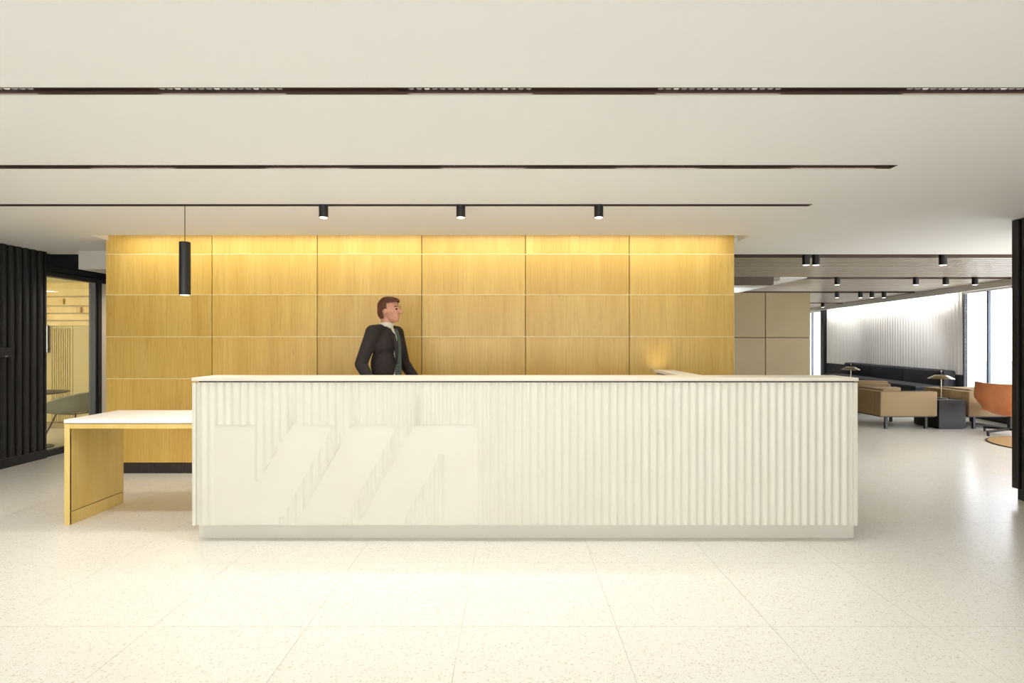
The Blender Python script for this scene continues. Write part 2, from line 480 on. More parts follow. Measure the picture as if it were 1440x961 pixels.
bx('back_panel', DL + .03, DR - .03, 4.28, 4.30, pzb, .715, 'maple_pale', desk)
# return counter on the inner side
bx('return_panel', 1.215, 1.35, 3.885, 4.60, 0, 1.073, 'solid_cream', desk, .002, 1)
bx('return_reveal', 1.222, 1.343, 3.895, 4.59, 1.073, 1.083, 'reveal_dark', desk)
bx('return_top', 1.205, 1.36, 3.886, 4.61, 1.083, 1.105, 'counter_cream', desk, .0015, 1)

def lz(x, y):   # lettering coordinates measured on the desk front
    px, py = 250 + x / 3.2, 500 + y / 3.2
    return (X(px, DY), Z(py, DY))
LOGO = [[lz(*p) for p in poly] for poly in (
    [(152, 313), (350, 313), (350, 583), (513, 313), (700, 313), (442, 775), (152, 775)],
    [(782, 313), (990, 313), (728, 775), (516, 775)],
    [(1062, 313), (1347, 313), (1347, 775), (1187, 775), (1187, 440), (997, 775), (797, 775)])]
def cuts(x):
    iv = []
    for poly in LOGO:
        zs = []
        for (x0, z0), (x1, z1) in zip(poly, poly[1:] + poly[:1]):
            if (x0 <= x < x1) or (x1 <= x < x0):
                zs.append(z0 + (z1 - z0) * (x - x0) / (x1 - x0))
        zs.sort(); iv += list(zip(zs[::2], zs[1::2]))
    iv.sort()
    out = []; z = pzb
    for a, b in iv:
        if a - z > .012: out.append((z, a))
        z = max(z, b)
    if pzt - z > .012: out.append((z, pzt))
    return out
PROF = [(-.0262, .0), (-.020, -.0009), (-.0135, -.0036), (-.0085, -.0070), (-.005, -.0085), (.005, -.0085), (.0085, -.0070), (.0135, -.0036), (.020, -.0009), (.0262, .0)]
NR = 82
x0r, x1r = X(284, DY), X(1190.8, DY)
for k in range(NR):
    xc = x0r + (x1r - x0r) * k / (NR - 1)
    per = [cuts(xc + dx) for dx, _ in PROF]
    ref = cuts(xc)
    if any(len(p) != len(ref) or any(abs(a - b) > .06 for u, w in zip(p, ref) for a, b in zip(u, w)) for p in per): per = [ref] * len(PROF)
    if not ref: continue
    n = len(PROF)
    for s in range(len(ref)):
        mb = MB(); b = 0
        for (dx, dy), p in zip(PROF, per): mb.v.append((xc + dx, DY + .0121 + dy, p[s][0]))
        for (dx, dy), p in zip(PROF, per): mb.v.append((xc + dx, DY + .0121 + dy, p[s][1]))
        for i in range(n - 1): mb.f.append((b + i, b + i + 1, b + n + i + 1, b + n + i))
        mb.f.append(tuple(b + i for i in reversed(range(n)))); mb.f.append(tuple(b + n + i for i in range(n)))
        o = mb.build('flute', 'solid_cream', desk)
        shade(o, 60)

# small uplight at the end of the return counter
ul = empty('desk_uplight', (1.47, 5.26, 0), 'small upward light behind end of inner counter, glowing on maple wall', 'lamp')
MB().lathe([(.09, 0), (.09, .012), (.012, .02), (.010, .98), (.03, .99), (.035, 1.03)], (1.47, 5.26, 0), 20).build('stand', 'black_metal', ul, smooth=True)
MB().lathe([(.028, 0), (.028, .004)], (1.47, 5.26, 1.03), 20).build('lens', 'lens_glow', ul)
spot('uplight_spot', (1.47, 5.26, 1.045), 1.7, (1, .9, .66), 75, 1.0, (math.radians(125), 0, 0), ul)

# ------------------------------------------------------------------ side table
ST = empty('side_table', (-2.7, 4.2, 0), 'low maple table with white top joined to left end of desk', 'table')
ty0, ty1 = 3.946, 4.49
tl = X(90.5, ty0); tr = DL - .003
th = Z(590.5, ty0)
bx('table_top', tl - .003, tr, ty0 - .004, ty1 + .004, th - .026, th, 'white_top', ST, .002, 1)
bx('shadow_gap', tl + .004, tr, ty0 + .004, ty1 - .004, th - .031, th - .026, 'reveal_dark', ST)
bx('apron', tl + .041, tr, ty0, ty0 + .03, th - .066, th - .031, 'maple_pale', ST, .001, 1)
bx('apron', tl + .041, tr, ty1 - .03, ty1, th - .066, th - .031, 'maple_pale', ST, .001, 1)
lg = bx('leg_panel', tl, tl + .041, ty0, ty1, .098, th - .031, 'maple_pale', ST, .001, 1)
bx('leg_groove', tl + .0, tl + .038, ty0 + .004, ty1 - .012, .092, .098, 'reveal_dark', ST)
bx('leg_base', tl, tl + .041, ty0, ty1, 0, .0925, 'maple_pale', ST, .001, 1)
bx('leg_front_edge', tl, tl + .041, ty0 - .002, ty0 + .012, .0, th - .031, 'maple_pale', ST, .001, 1)

# ------------------------------------------------------------------ left dark slatted wall, glazed meeting room
LX = -5.40
wl = empty('wall_left', (LX, 5, 0)); tag(wl, 'black vertical slatted wall at the left edge', kind='structure')
bx('wall_core', LX - .22, LX - .028, -4.5, 6.215, 0, CEIL, 'black_lacquer', wl)
sl_me = MB().prism([(0, -.034), (.022, -.026), (.028, -.016), (.028, .016), (.022, .026), (0, .034)], .1, CEIL).mesh('slat')
sl_me.materials.append(MATS['black_lacquer'])
y = 6.165
while y > 2.0:
    link('slat', sl_me, None, wl, Vector((LX - .028, y, 0)) - wl.location); y -= .0905
bx('slat_corner', LX - .05, LX + .002, 6.20, 6.225, 0, CEIL, 'black_lacquer', wl)
bx('base_rail', LX - .028, LX + .012, -4.5, 6.225, 0, .1, 'black_lacquer', wl, .003, 1)
rd = empty('card_reader', (LX + .012, 5.55, Z(502, 5.5)), 'slim black reader box fixed across the black slatted wall', 'card reader')
bx('reader_body', LX, LX + .03, 5.42, 5.80, Z(503, 5.6), Z(489, 5.6), 'black_metal', rd, .003, 1)
bx('reader_light', LX + .03, LX + .0315, 5.685, 5.715, Z(502, 5.6), Z(501, 5.6), 'chrome_grey', rd)

GX = -5.45
door = empty('door_1', (GX, 6.6, 0)); tag(door, 'glazed meeting room front in black metal frame beside the black slats', kind='structure')
ga, gb, gc = 6.225, 6.97, 7.06
bx('header', GX - .06, GX + .05, ga, 7.35, 2.107, 2.16, 'black_metal', door, .003, 1)
bx('header_cap', GX - .08, GX + .03, ga, 7.35, 2.168, 2.225, 'black_metal', door, .003, 1)
bx('post', GX - .05, GX + .04, gb, gc - .06, 0, 2.107, 'black_metal', door, .003, 1)
bx('post_cover', GX - .05, GX + .055, gc - .055, gc, 0, 2.107, 'black_metal', door, .003, 1)
bx('jamb', GX - .05, GX + .02, ga, ga + .03, 0, 2.107, 'black_metal', door, .003, 1)
bx('bottom_rail', GX - .04, GX + .03, ga + .03, gb, 0, .075, 'black_metal', door, .003, 1)
bx('glass_pane', GX - .005, GX + .005, ga + .03, gb, .075, 2.107, 'pane_warm', door)

wb = bx('wall_bulkhead', GX - .25, GX - .06, ga, 7.5, 2.15, CEIL + .3, 'navy_black'); tag(wb, 'dark bulkhead above the glazed door', kind='structure')
wb2 = bx('wall_corridor_head', GX - .06, -4.0, 7.30, 7.42, 2.068, CEIL + .3, 'navy_black'); tag(wb2, 'dark wall band above the corridor', kind='structure')
wc = bx('wall_corridor', GX - .06, -4.0, 7.45, 7.6, 0, 2.4, 'wall_cream'); tag(wc, 'cream corridor wall glimpsed beside the maple wall', kind='structure')
wcs = bx('wall_corridor_side', GX - .04, GX + .02, 7.065, 8.32, 0, 2.15, 'wall_cream'); tag(wcs, 'cream wall strip between black door post and maple wall', kind='structure')
bkh = bx('trim_1', X(110, 6.16), -4.17, 6.16, 6.60, Z(379, 6.16), CEIL + .002, 'ceiling_paint_shaded', None, .004, 1)
tag(bkh, 'boxed white bulkhead under the ceiling beside the maple wall', kind='structure')
area('corridor_light', (-4.7, 7.0, 2.0), .4, .2, 5, WARM)

# meeting room shell
RB = 8.33
rw = empty('wall_meeting', (-7.5, RB, 0)); tag(rw, 'pale yellow back wall of the glazed meeting room', kind='structure')
xs_ = X(102.5, RB)
bx('wall_sheet', -10.5, xs_ - .004, RB, RB + .1, .1, CEIL, 'yellow_wall', rw)
bx('wall_sheet', xs_ + .004, GX - .06, RB, RB + .1, .1, CEIL, 'yellow_wall', rw)
bx('wall_gap', -10.5, GX - .06, RB + .03, RB + .12, 0, CEIL, 'joint_dark', rw)
bx('base_rail', -10.5, GX - .06, RB - .012, RB + .05, 0, .09, 'taupe_panel', rw)
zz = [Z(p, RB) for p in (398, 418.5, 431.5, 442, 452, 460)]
for k in range(5):  # made-up battens imitating ceiling slats mirrored in the glass
    bx('reflected_batten', -10.5, GX - .07, RB - .03 - .006 * (k % 2), RB, zz[k + 1] + .018, zz[k], 'maple_pale', rw, .003, 1)
for px, py in ((91, 424.5), (115, 436), (65, 445)):  # made-up boxes in place of mirrored spotlights
    b_ = bx('reflected_spot_box', X(px - 3, RB), X(px + 3, RB), RB - .07, RB - .03, Z(py + 4, RB), Z(py - 4, RB), 'maple', rw, .003, 1)
fl = MB()  # made-up flutes imitating a fluted wall mirrored in the glass
k = X(72, RB)
while k < xs_ - .03:
    fl.prism([(k, RB), (k + .006, RB - .012), (k + .018, RB - .012), (k + .024, RB)], .1, Z(462, RB)); k += .034
o = fl.build('reflected_flutes', 'yellow_wall', rw); o['kind'] = 'stuff'
w2 = bx('wall_meeting_side', -10.6, -10.5, 5.0, RB, 0, CEIL, 'yellow_wall'); tag(w2, 'side wall of the meeting room', kind='structure')
sc = empty('reflection_panel', (X(60, RB - .04), RB - .04, 0), 'pale glowing panel imitating a window reflection in the meeting room glass', 'reflection panel')
bx('reflection_frame', X(30, RB), X(70.6, RB), RB - .045, RB - .014, Z(496, RB), Z(457.5, RB), 'black_metal', sc)  # made-up panel in place of a mirrored window
bx('reflection_face', X(30.5, RB), X(70, RB), RB - .047, RB - .044, Z(495.5, RB), Z(458, RB), 'reflection_glow', sc)
area('meeting_light', (-7.2, 7.0, CEIL - .02), 2.0, .5, 10, WARM)

# meeting table
mt = empty('meeting_table', (-6.12, 6.78, 0), 'round dark thin-topped table seen through the meeting room glass', 'table')
MB().lathe([(.40, .688), (.42, .694), (.42, .700), (.41, .702)], (-6.12, 6.78, 0), 48).build('table_top', 'black_metal', mt, smooth=True)
MB().tube([(-6.12, 6.78, .01), (-6.12, 6.78, .69)], .03, 16).build('column', 'black_metal', mt, smooth=True)
MB().lathe([(.26, 0), (.26, .008), (.03, .016)], (-6.12, 6.78, 0), 40).build('base', 'black_metal', mt, smooth=True)

# green bowl chair
def bowl_chair():
    root = empty('bowl_chair', (0, 0, 0), 'grey-green tilted bowl chair on thin black legs behind glass', 'chair')
    # shell: rim ellipse tilted, swept down to a shallow base. local +X is the raised back
    mb = MB(); R, C = 26, 12
    def pt(t, a, off=0):
        ca, sa = math.cos(a), math.sin(a)
        rx, ry = .40, .34
        rim = Vector((rx * ca, ry * sa, .545 + .135 * ca + .02 * sa * sa))
        bot = Vector((.02 + .17 * ca, .16 * sa, .385 + .012 * ca))
        e = math.sin(t * math.pi / 2) ; q = 1 - math.cos(t * math.pi / 2)
        p = bot.lerp(rim, 0)
        p.x = bot.x + (rim.x - bot.x) * e; p.y = bot.y + (rim.y - bot.y) * e; p.z = bot.z + (rim.z - bot.z) * q
        if off:
            ctr = Vector((0, 0, .62)); p = p + (ctr - p).normalized() * off
        return p
    def sheet(off, flip):
        b = len(mb.v)
        mb.v.append(tuple(Vector((.02, 0, .385 + (.02 if off else -.004)))))
        for j in range(C + 1):
            for i in range(R): mb.v.append(tuple(pt(j / C, 2 * math.pi * i / R, off)))
        for i in range(R):
            f = (b, b + 1 + (i + 1) % R, b + 1 + i); mb.f.append(f if not flip else f[::-1])
        for j in range(C):
            for i in range(R):
                a0 = b + 1 + j * R + i; a1 = b + 1 + j * R + (i + 1) % R
                f = (a0, a1, a1 + R, a0 + R); mb.f.append(f if not flip else f[::-1])
        return b + 1 + C * R
    o1 = sheet(0, False); o2 = sheet(.03, True)
    for i in range(R): mb.f.append((o1 + i, o1 + (i + 1) % R, o2 + (i + 1) % R, o2 + i))
    o = mb.build('shell', 'fabric_green', root, center=False); shade(o, 50)
    rim = [pt(1, 2 * math.pi * i / 48, .012) + Vector((0, 0, .004)) for i in range(49)]
    MB().tube(rim, .012, 8).build('piping', 'piping_pale', root, smooth=True)
    for sx, sy in ((-1, -1), (-1, 1), (1, -1), (1, 1)):
        MB().tube([(.14 * sx + .01, .13 * sy, .40), (.25 * sx, .24 * sy, 0)], .008, 8).build('leg', 'black_metal', root, smooth=True)
    MB().tube([(.15, -.14, .38), (-.13, -.14, .38), (-.13, .14, .38), (.15, .14, .38), (.15, -.14, .38)], .007, 8).build('leg_frame', 'black_metal', root)
    bx('pull_tab', -.415, -.37, -.03, .03, .405, .435, 'leather_orange', root, .008, 2)
    return root
bc = bowl_chair(); bc.location = (-5.93, 7.28, 0); bc.rotation_euler.z = math.radians(-8)

# ------------------------------------------------------------------ right dark slatted block
RX, RYE = 4.245, 4.595
wr = empty('wall_right', (RX, 3, 0)); tag(wr, 'dark slatted block at the right edge with recessed plinth', kind='structure')
bx('wall_core', RX + .03, RX + 1.2, -4.5, RYE, .105, CEIL - .006, 'black_lacquer', wr)
bx('plinth', RX + .06, RX + 1.2, -4.5, RYE + .0, 0, .105, 'black_lacquer', wr)
y = RYE - .034
sr_me = MB().prism([(.03, -.036), (.03, .036), (.006, .03), (0, .02), (0, -.02), (.006, -.03)], .105, CEIL - .006).mesh('slat')
sr_me.materials.append(MATS['black_lacquer'])
while y > 1.6:
    link('slat', sr_me, None, wr, Vector((RX, y, 0)) - wr.location); y -= .0905

# ------------------------------------------------------------------ rear of the front space (behind the camera): glazed street front
bk = empty('wall_front', (-.5, -4.6, 0)); tag(bk, 'glazed street front', kind='structure')
bx('sill', -5.6, 4.3, -4.7, -4.5, 0, .1, 'black_lacquer', bk)
bx('lintel', -5.6, 4.3, -4.7, -4.5, 2.2, CEIL, 'black_lacquer', bk)
for k in range(8):  # unseen piers added to hold back daylight from behind the camera
    bx('light_blocking_pier', -5.5 + k * 1.385 - .10, -5.5 + k * 1.385 + .10, -4.66, -4.54, .1, 2.2, 'wall_cream', bk)

# ------------------------------------------------------------------ lounge: ceiling
LS = [6.40, 8.69, 11.30, 14.5]      # front edges of the dark slots
SLW = .27
lc = MB()
lounge_x0, lounge_x1 = 1.0, 11.5
for k, y0 in enumerate(LS):
    y1 = LS[k + 1] if k < 3 else 19.5
    a = y0 + SLW
    while a + .16 <= y1 + .02:
        x0 = 4.8 if y0 > 8 else lounge_x0
        p = .17
        # batten with chamfered lower edges
        n = len(lc.v)
        prof = [(a, CEIL + .03), (a + .012, CEIL), (a + p - .045, CEIL), (a + p - .03, CEIL + .03)]
        for xx in (x0, 8.28 + (a - 8.96) * .13 + .28):
            for yy, z_ in prof: lc.v.append((xx, yy, z_))
        lc.f += [(n + i, n + i + 1, n + 5 + i, n + 4 + i) for i in range(3)] + [(n, n + 4, n + 7, n + 3), (n + 3, n + 2, n + 1, n), (n + 4, n + 5, n + 6, n + 7)]
        a += p
o = lc.build('ceiling_battens', 'slat_grey', ceiling); o['kind'] = 'stuff'
MB().prism([(lounge_x0, 6.40), (8.23, 6.40), (10.0, 20), (lounge_x0, 20)], CEIL + .10, CEIL + .12).build('batten_backing', 'slot_brown', ceiling)
for k, y0 in enumerate(LS):
    bx('ceiling_slot_side', (4.2 if k else lounge_x0), 8.28 + (y0 - 8.96) * .13 + .28, y0 + SLW - .004, y0 + SLW, CEIL, CEIL + .1, 'slot_brown', ceiling)
bx('ceiling_field', -4, 4.8, 8.80, 20, CEIL, CEIL + .06, 'ceiling_paint', ceiling)
bx('ceiling_beam', lounge_x0, 4.2, 8.69, 8.80, 2.262, CEIL + .06, 'slot_brown', ceiling)
bx('ceiling_beam_end', 4.205, 4.30, 8.69, 8.80, 2.33, CEIL + .06, 'slat_grey', ceiling)
area('rear_corridor_light', (3.4, 11.3, 1.9), 1.2, .8, 60, NEUT, (math.pi, 0, 0))

lab_rows = ('nearest dark lounge ceiling slot', 'second dark lounge ceiling slot', 'third dark lounge ceiling slot', 'farthest dark lounge ceiling slot')
rows = [(6.52, [1133.5, 1147.5, 1326]), (8.80, [1177.5, 1288, 1330, 1371]), (11.42, [1177, 1210, 1226, 1243]), (14.6, [1157])]
posn = [['left one of a close pair', 'right one of a close pair', 'standing alone right of the pair'],
        ['leftmost of four', 'second of four from left', 'third of four from left', 'rightmost of four'],
        ['leftmost of four', 'second of four from left', 'third of four from left', 'rightmost of four'], ['single one']]
for (yy, pxs), rl, pn in zip(rows, lab_rows, posn):
    for p, q in zip(pxs, pn):
        s_ = spotlight((X(p, yy), yy, CEIL + .08), .042, .19, f'short black can spotlight in {rl}, {q}', 'spotlights in the lounge ceiling', P_LSPOT, LWARM, 95)
        if p > 1200 and yy > 8 or yy > 14:      # these are turned to wash the fluted wall
            li = [c for c in s_.children if c.type == 'LIGHT'][0]; li.rotation_euler = (math.radians(18), math.radians(-40), 0); li.data.energy = P_LSPOT * 3.6; li.data.color = (.96, .98, 1)

# taupe partition
TPY = 10.3
tw = empty('wall_partition', (4.3, TPY, 0)); tag(tw, 'taupe square panelled partition right of the maple wall', kind='structure')
tx = [X(1139.3, TPY) - .857 * k for k in range(6)]
tz = [Z(475, TPY) - .857, Z(475, TPY), Z(412, TPY)]
bx('core', tx[-1], tx[0] - .003, TPY + .02, TPY + .2, 0, tz[2] - .004, 'joint_dark', tw)
for i in range(5):
    for j in range(2):
        bx('wall_panel', tx[i + 1] + .006, tx[i] - (.006 if i else 0), TPY, TPY + .022, tz[j] + (.006), tz[j + 1] - (.006 if j == 0 else 0), 'taupe_panel', tw, .002, 1)
    bx('wall_panel', tx[i + 1] + .006, tx[i] - (.006 if i else 0), TPY, TPY + .022, .02, tz[0] - .006, 'taupe_panel', tw, .002, 1)

# angled window wall of the lounge
def WL(y, off=0):
    """point on the lounge outer line at depth y, moved outwards by off"""
    return (8.28 + (y - 8.96) * .13 + off, y)
def along(mb, ya, yb, o0, o1, z0, z1):
    a, b = WL(ya, o0), WL(yb, o0); c, d = WL(yb, o1), WL(ya, o1)
    mb.prism([a, d, c, b], z0, z1); return mb
tf = along(MB(), 4.7, 19.5, 0, .05, 2.276, CEIL + .1).build('trim_2', 'ceiling_cool'); tag(tf, 'white light valance running along the lounge windows', kind='structure')
wf = empty('wall_lounge', (8.8, 13, 0)); tag(wf, 'white fluted lounge wall with dark dado, washed from above', kind='structure')
FA, FB = 10.42, 16.3
along(MB(), FA, FB, .26, .30, .0, CEIL + .1).build('wall_core', 'flute_white', wf)
along(MB(), FA, FB, .23, .262, 0, .69).build('dado', 'fabric_dark', wf)
along(MB(), FB, FB + .22, .16, .34, 0, CEIL).build('dark_pier', 'navy_black', wf)
along(MB(), FA - .03, FA, .23, .30, 0, CEIL).build('edge_trim', 'navy_black', wf)
fl = MB(); y = FA + .02
while y < FB - .06:
    a, b, c, d = WL(y, .262), WL(y + .018, .235), WL(y + .048, .235), WL(y + .066, .262)
    fl.prism([a, d, c, b], .69, CEIL); y += .105
o = fl.build('flute_field', 'flute_white', wf); o['kind'] = 'stuff'
ls = empty('valance_light', (8.8, 13, 2.34), 'light strip tucked behind the valance above fluted lounge wall', 'strip light')
along(MB(), FA + .1, FB - .1, .07, .10, 2.345, 2.355).build('strip', 'strip_glow', ls)
mid = WL((FA + FB) / 2, .10)
area('valance_wash', (mid[0], mid[1], 2.335), FB - FA - .3, .03, P_LCOVE, (.97, .98, 1), (math.radians(-8), 0, math.atan2(1, .13)), math.pi)

def window(n, ya, yb, muls, label):
    w = empty(f'window_{n}', (WL(ya)[0] + .3, (ya + yb) / 2, 0)); tag(w, label, kind='structure')
    along(MB(), ya, yb, .22, .32, 0, .08).build('window_sill', 'mullion_grey', w)
    along(MB(), ya, yb, .22, .32, 2.262, CEIL + .1).build('window_head', 'ceiling_cool', w)
    ys = [ya] + muls + [yb]
    for m_ in muls: along(MB(), m_ - .025, m_ + .025, .225, .275, .08, 2.262).build('mullion', 'mullion_grey', w)
    for a, b in zip(ys, ys[1:]): along(MB(), a + .025, b - .025, .245, .255, .08, 2.262).build('window_pane', 'pane_clear', w)
    return w
window(1, 4.7, FA - .03, [6.3, 7.7, 9.78], 'tall bright windows of the lounge beside the fluted wall')
window(2, FB + .22, 19.4, [17.3, 18.4], 'far bright lounge window beyond the fluted wall')
we = bx('wall_back', -6, 11.5, 19.5, 19.7, 0, CEIL + .3, 'wall_cream'); tag(we, 'far end wall of the lounge', kind='structure')
wq = bx('wall_rear_left', -6, -5.4, 8.5, 19.5, 0, CEIL + .3, 'wall_cream'); tag(wq, 'rear side wall', kind='structure')
gr = bx('street_ground', 8.5, 40, -5, 40, -.25, -.13, 'concrete_out'); tag(gr, 'pale street paving outside the lounge windows', kind='structure')

# ------------------------------------------------------------------ lounge furniture
def rbox(name, x0, x1, y0, y1, z0, z1, m, parent, bev=.013):
    o = bx(name, x0, x1, y0, y1, z0, z1, m, parent, bev, 3); shade(o, 40); return o
def armchair(label, w=.87, d=.90, arms=True):
    """low boxy lounge armchair. local: back along -X side, opens to +X; near arm at y=0"""
    root = empty('lounge_armchair', (0, 0, 0), label, 'armchair', 'beige lounge armchairs')
    t = .13
    rbox('arm', 0, w, 0, t, .20, .577, 'fabric_beige', root)
    rbox('arm', 0, w, d - t, d, .20, .577, 'fabric_beige', root)
    rbox('backrest', 0, t, t - .002, d - t + .002, .20, .577, 'fabric_beige', root)
    rbox('seat', t, w - .01, t, d - t, .22, .40, 'fabric_beige', root, .03)
    rbox('back_cushion', t, t + .14, t + .01, d - t - .01, .40, .60, 'fabric_beige', root, .03)
    bx('seat_frame', .02, w - .02, .02, d - .02, .185, .20, 'black_metal', root)
    for x in (.11, w - .15):
        for y in (.05, d - .09):
            bx('leg', x, x + .035, y, y + .035, 0, .186, 'black_metal', root)
    return root
ac = armchair('beige box armchair on black legs just right of the desk end')
ac.location = (X(1237, 8.24), 8.22, 0)
def place(src, label, loc, rz):
    c = copy_tree(src); c.location = loc; c.rotation_euler.z = math.radians(rz); c['label'] = label; return c
place(ac, 'beige box armchair between the black cube table and the tan leather chair', (X(1361, 8.24), 8.22, 0), 0)
place(ac, 'beige armchair farther back, in front of the dark wall sofa', (6.05, 10.15, 0), -32)

def cube_table(name, label, x, y, w, d, h):
    t = empty(name, (x, y, 0), label, 'side table', 'black lounge cube tables')
    bx('table_body', x, x + w, y, y + d, .012, h - .014, 'black_lacquer', t, .002, 1)
    bx('table_base', x + .02, x + w - .02, y + .02, y + d - .02, 0, .012, 'black_metal', t)
    bx('table_top', x - .002, x + w + .002, y - .002, y + d + .002, h - .012, h, 'black_metal', t, .003, 2)
    return t
cube_table('cube_table', 'black cube side table between two beige armchairs', X(1320.5, 8.24), 8.24, .41, .52, .45)
cube_table('cube_table', 'black cube side table behind desk end, holding a small lamp', X(1190, 11.0), 10.85, .5, .5, .45)

def mushroom_lamp(label, x, y, z):
    t = empty('table_lamp', (x, y, z), label, 'table lamp', 'brass dish table lamps')
    MB().lathe([(.085, 0), (.085, .012), (.08, .014)], (x, y, z), 36).build('base', 'black_metal', t, smooth=True)
    MB().tube([(x, y, z + .012), (x, y, z + .44)], .006, 10).build('stem', 'brass_metal', t, smooth=True)
    n = MB().lathe([(.172, .312), (.174, .314), (.085, .366), (.0, .368), (.0, .364), (.084, .362), (.168, .311)], (x, y, z), 40)
    n.f = n.f[:-2]
    o = n.build('shade', 'brass_metal', t); shade(o, 30)
    MB().lathe([(.006, 0), (.007, .05), (.004, .055)], (x, y, z + .366), 12).build('finial', 'black_metal', t, smooth=True)
    MB().lathe([(.03, 0), (.035, .008)], (x, y, z + .350), 20).build('bulb_disc', 'lens_glow', t)
    spot('lamp_spot', (x, y, z + .34), 3, WARM, 140, .5, (0, 0, 0), t)
    return t
mushroom_lamp('brass dish table lamp on the cube table between beige armchairs', X(1323.4, 8.42), 8.42, .45)
mushroom_lamp('distant brass dish table lamp peeking above desk end', X(1198.5, 11.0), 11.05, .45)

# dark wall sofa
def along_box(name, ya, yb, o0, o1, z0, z1, m, parent, bev=.03):
    o = along(MB(), ya, yb, o0, o1, z0, z1).build(name, m, parent, bev, 3); shade(o, 40); return o
so = empty('wall_sofa', (8.2, 12.4, 0), 'long charcoal sofa standing against the white fluted wall', 'sofa')
ya, yb = 10.55, 14.6
along_box('seat_base', ya, yb, -.62, .20, .12, .40, 'fabric_dark', so)
n = 3
for k in range(n):
    a = ya + (yb - ya) * k / n; b = ya + (yb - ya) * (k + 1) / n
    along_box('back_cushion', a + .006, b - .006, -.06, .20, .38, .775, 'fabric_dark', so, .045)
    along_box('seat_cushion', a + .006, b - .006, -.60, -.05, .40, .47, 'fabric_dark', so, .025)
for k in range(4):
    yy = ya + .12 + (yb - ya - .24) * k / 3
    along(MB(), yy - .02, yy + .02, -.55, -.51, 0, .12).build('leg', 'black_metal', so)

# second low dark bench under the window, behind the right armchair
bn = empty('window_bench', (8.2, 9.2, 0), 'low dark bench by the window behind right beige armchair', 'bench')
along_box('bench_base', 8.0, 9.9, -.25, .22, 0, .34, 'navy_black', bn, .005)
along_box('bench_cushion', 8.02, 9.88, -.26, .21, .345, .42, 'fabric_beige', bn, .02)

# leather swivel chair
def swivel_chair():
    root = empty('swivel_chair', (0, 0, 0), 'tan leather swivel lounge chair beside dark block at right', 'chair')
    # shell cross sections: seat to back curve; local: faces +X
    prof = [(.36, .36), (.33, .345), (.22, .31), (.08, .27), (-.08, .26), (-.20, .29), (-.285, .36), (-.325, .46), (-.345, .58), (-.36, .72)]
    hw = [.30, .33, .345, .35, .35, .35, .35, .345, .335, .32]
    lift = [.02, .05, .10, .15, .19, .20, .17, .12, .06, .02]
    fwd = [0, 0, 0, 0, .01, .03, .07, .10, .11, .10]
    N = 16; t = .035
    mb = MB()
    def P(j, i, off):
        u = -1 + 2 * i / N
        x, z = prof[j]
        a = abs(u) ** 2.6
        p = Vector((x + fwd[j] * a, hw[j] * u * (1 - .05 * a), z + lift[j] * a))
        jn, jp = min(j + 1, len(prof) - 1), max(j - 1, 0)
        tx_, tz_ = prof[jn][0] - prof[jp][0], prof[jn][1] - prof[jp][1]
        nrm = Vector((tz_, 0, -tx_)).normalized()
        nrm = (nrm + Vector((0, -u * abs(u) ** 2 * .6, 0))).normalized()
        return p + nrm * off
    def grid(off, flip):
        b = len(mb.v)
        for j in range(len(prof)):
            for i in range(N + 1): mb.v.append(tuple(P(j, i, off)))
        for j in range(len(prof) - 1):
            for i in range(N):
                f = (b + j * (N + 1) + i, b + j * (N + 1) + i + 1, b + (j + 1) * (N + 1) + i + 1, b + (j + 1) * (N + 1) + i)
                mb.f.append(f[::-1] if flip else f)
        return b
    a = grid(0, True); b = grid(t, False)
    M = N + 1; J = len(prof)
    ring = [i for i in range(M)] + [j * M + N for j in range(1, J)] + [(J - 1) * M + i for i in range(N - 1, -1, -1)] + [j * M for j in range(J - 2, 0, -1)]
    for p, q in zip(ring, ring[1:] + ring[:1]): mb.f.append((a + p, a + q, b + q, b + p))
    o = mb.build('shell', 'leather_orange', root, center=False)
    bm = bmesh.new(); bm.from_mesh(o.data); bmesh.ops.recalc_face_normals(bm, faces=bm.faces); bm.to_mesh(o.data); bm.free()
    sd = o.modifiers.new('s', 'SUBSURF'); sd.levels = 2; sd.render_levels = 2
    for p in o.data.polygons: p.use_smooth = True
    c = MB(); c.box(-.25, .30, -.24, .24, .335, .40)
    o = c.build('seat_cushion', 'leather_orange', root, bev=.028, seg=4); shade(o, 40)
    seam = [P(j, 0, t / 2) for j in range(J)] + [P(J - 1, i, t / 2) for i in range(1, N)] + [P(j, N, t / 2) for j in range(J - 1, -1, -1)]
    MB().tube(seam, .019, 8).build('piping', 'leather_orange', root, smooth=True)
    MB().tube([(0, 0, .06), (0, 0, .27)], .028, 18).build('column', 'black_metal', root, smooth=True)
    for k in range(4):
        an = math.radians(160 + 90 * k)
        ca, sa = math.cos(an), math.sin(an)
        m_ = MB()
        q = [(0, .022, .095), (0, -.022, .095), (.37, -.014, .062), (.37, .014, .062)]
        bot = [(x, y, z - .028) for x, y, z in q]
        v = [(x * ca - y * sa, x * sa + y * ca, z) for x, y, z in bot + q]
        m_.v = v; m_.f = [(0, 1, 2, 3), (7, 6, 5, 4), (0, 4, 5, 1), (1, 5, 6, 2), (2, 6, 7, 3), (3, 7, 4, 0)]
        leg = m_.build('base_arm', 'black_metal', root)
        bm = bmesh.new(); bm.from_mesh(leg.data); bmesh.ops.recalc_face_normals(bm, faces=bm.faces); bm.to_mesh(leg.data); bm.free()
        fx, fy = .355 * ca, .355 * sa
        MB().lathe([(.016, 0 if k == 1 else -.0115), (.016, .036)], (fx, fy, 0), 14).build('foot', 'black_metal', root)
    return root
sw = swivel_chair(); sw.location = (7.10, 7.70, .0115); sw.rotation_euler.z = math.radians(28)
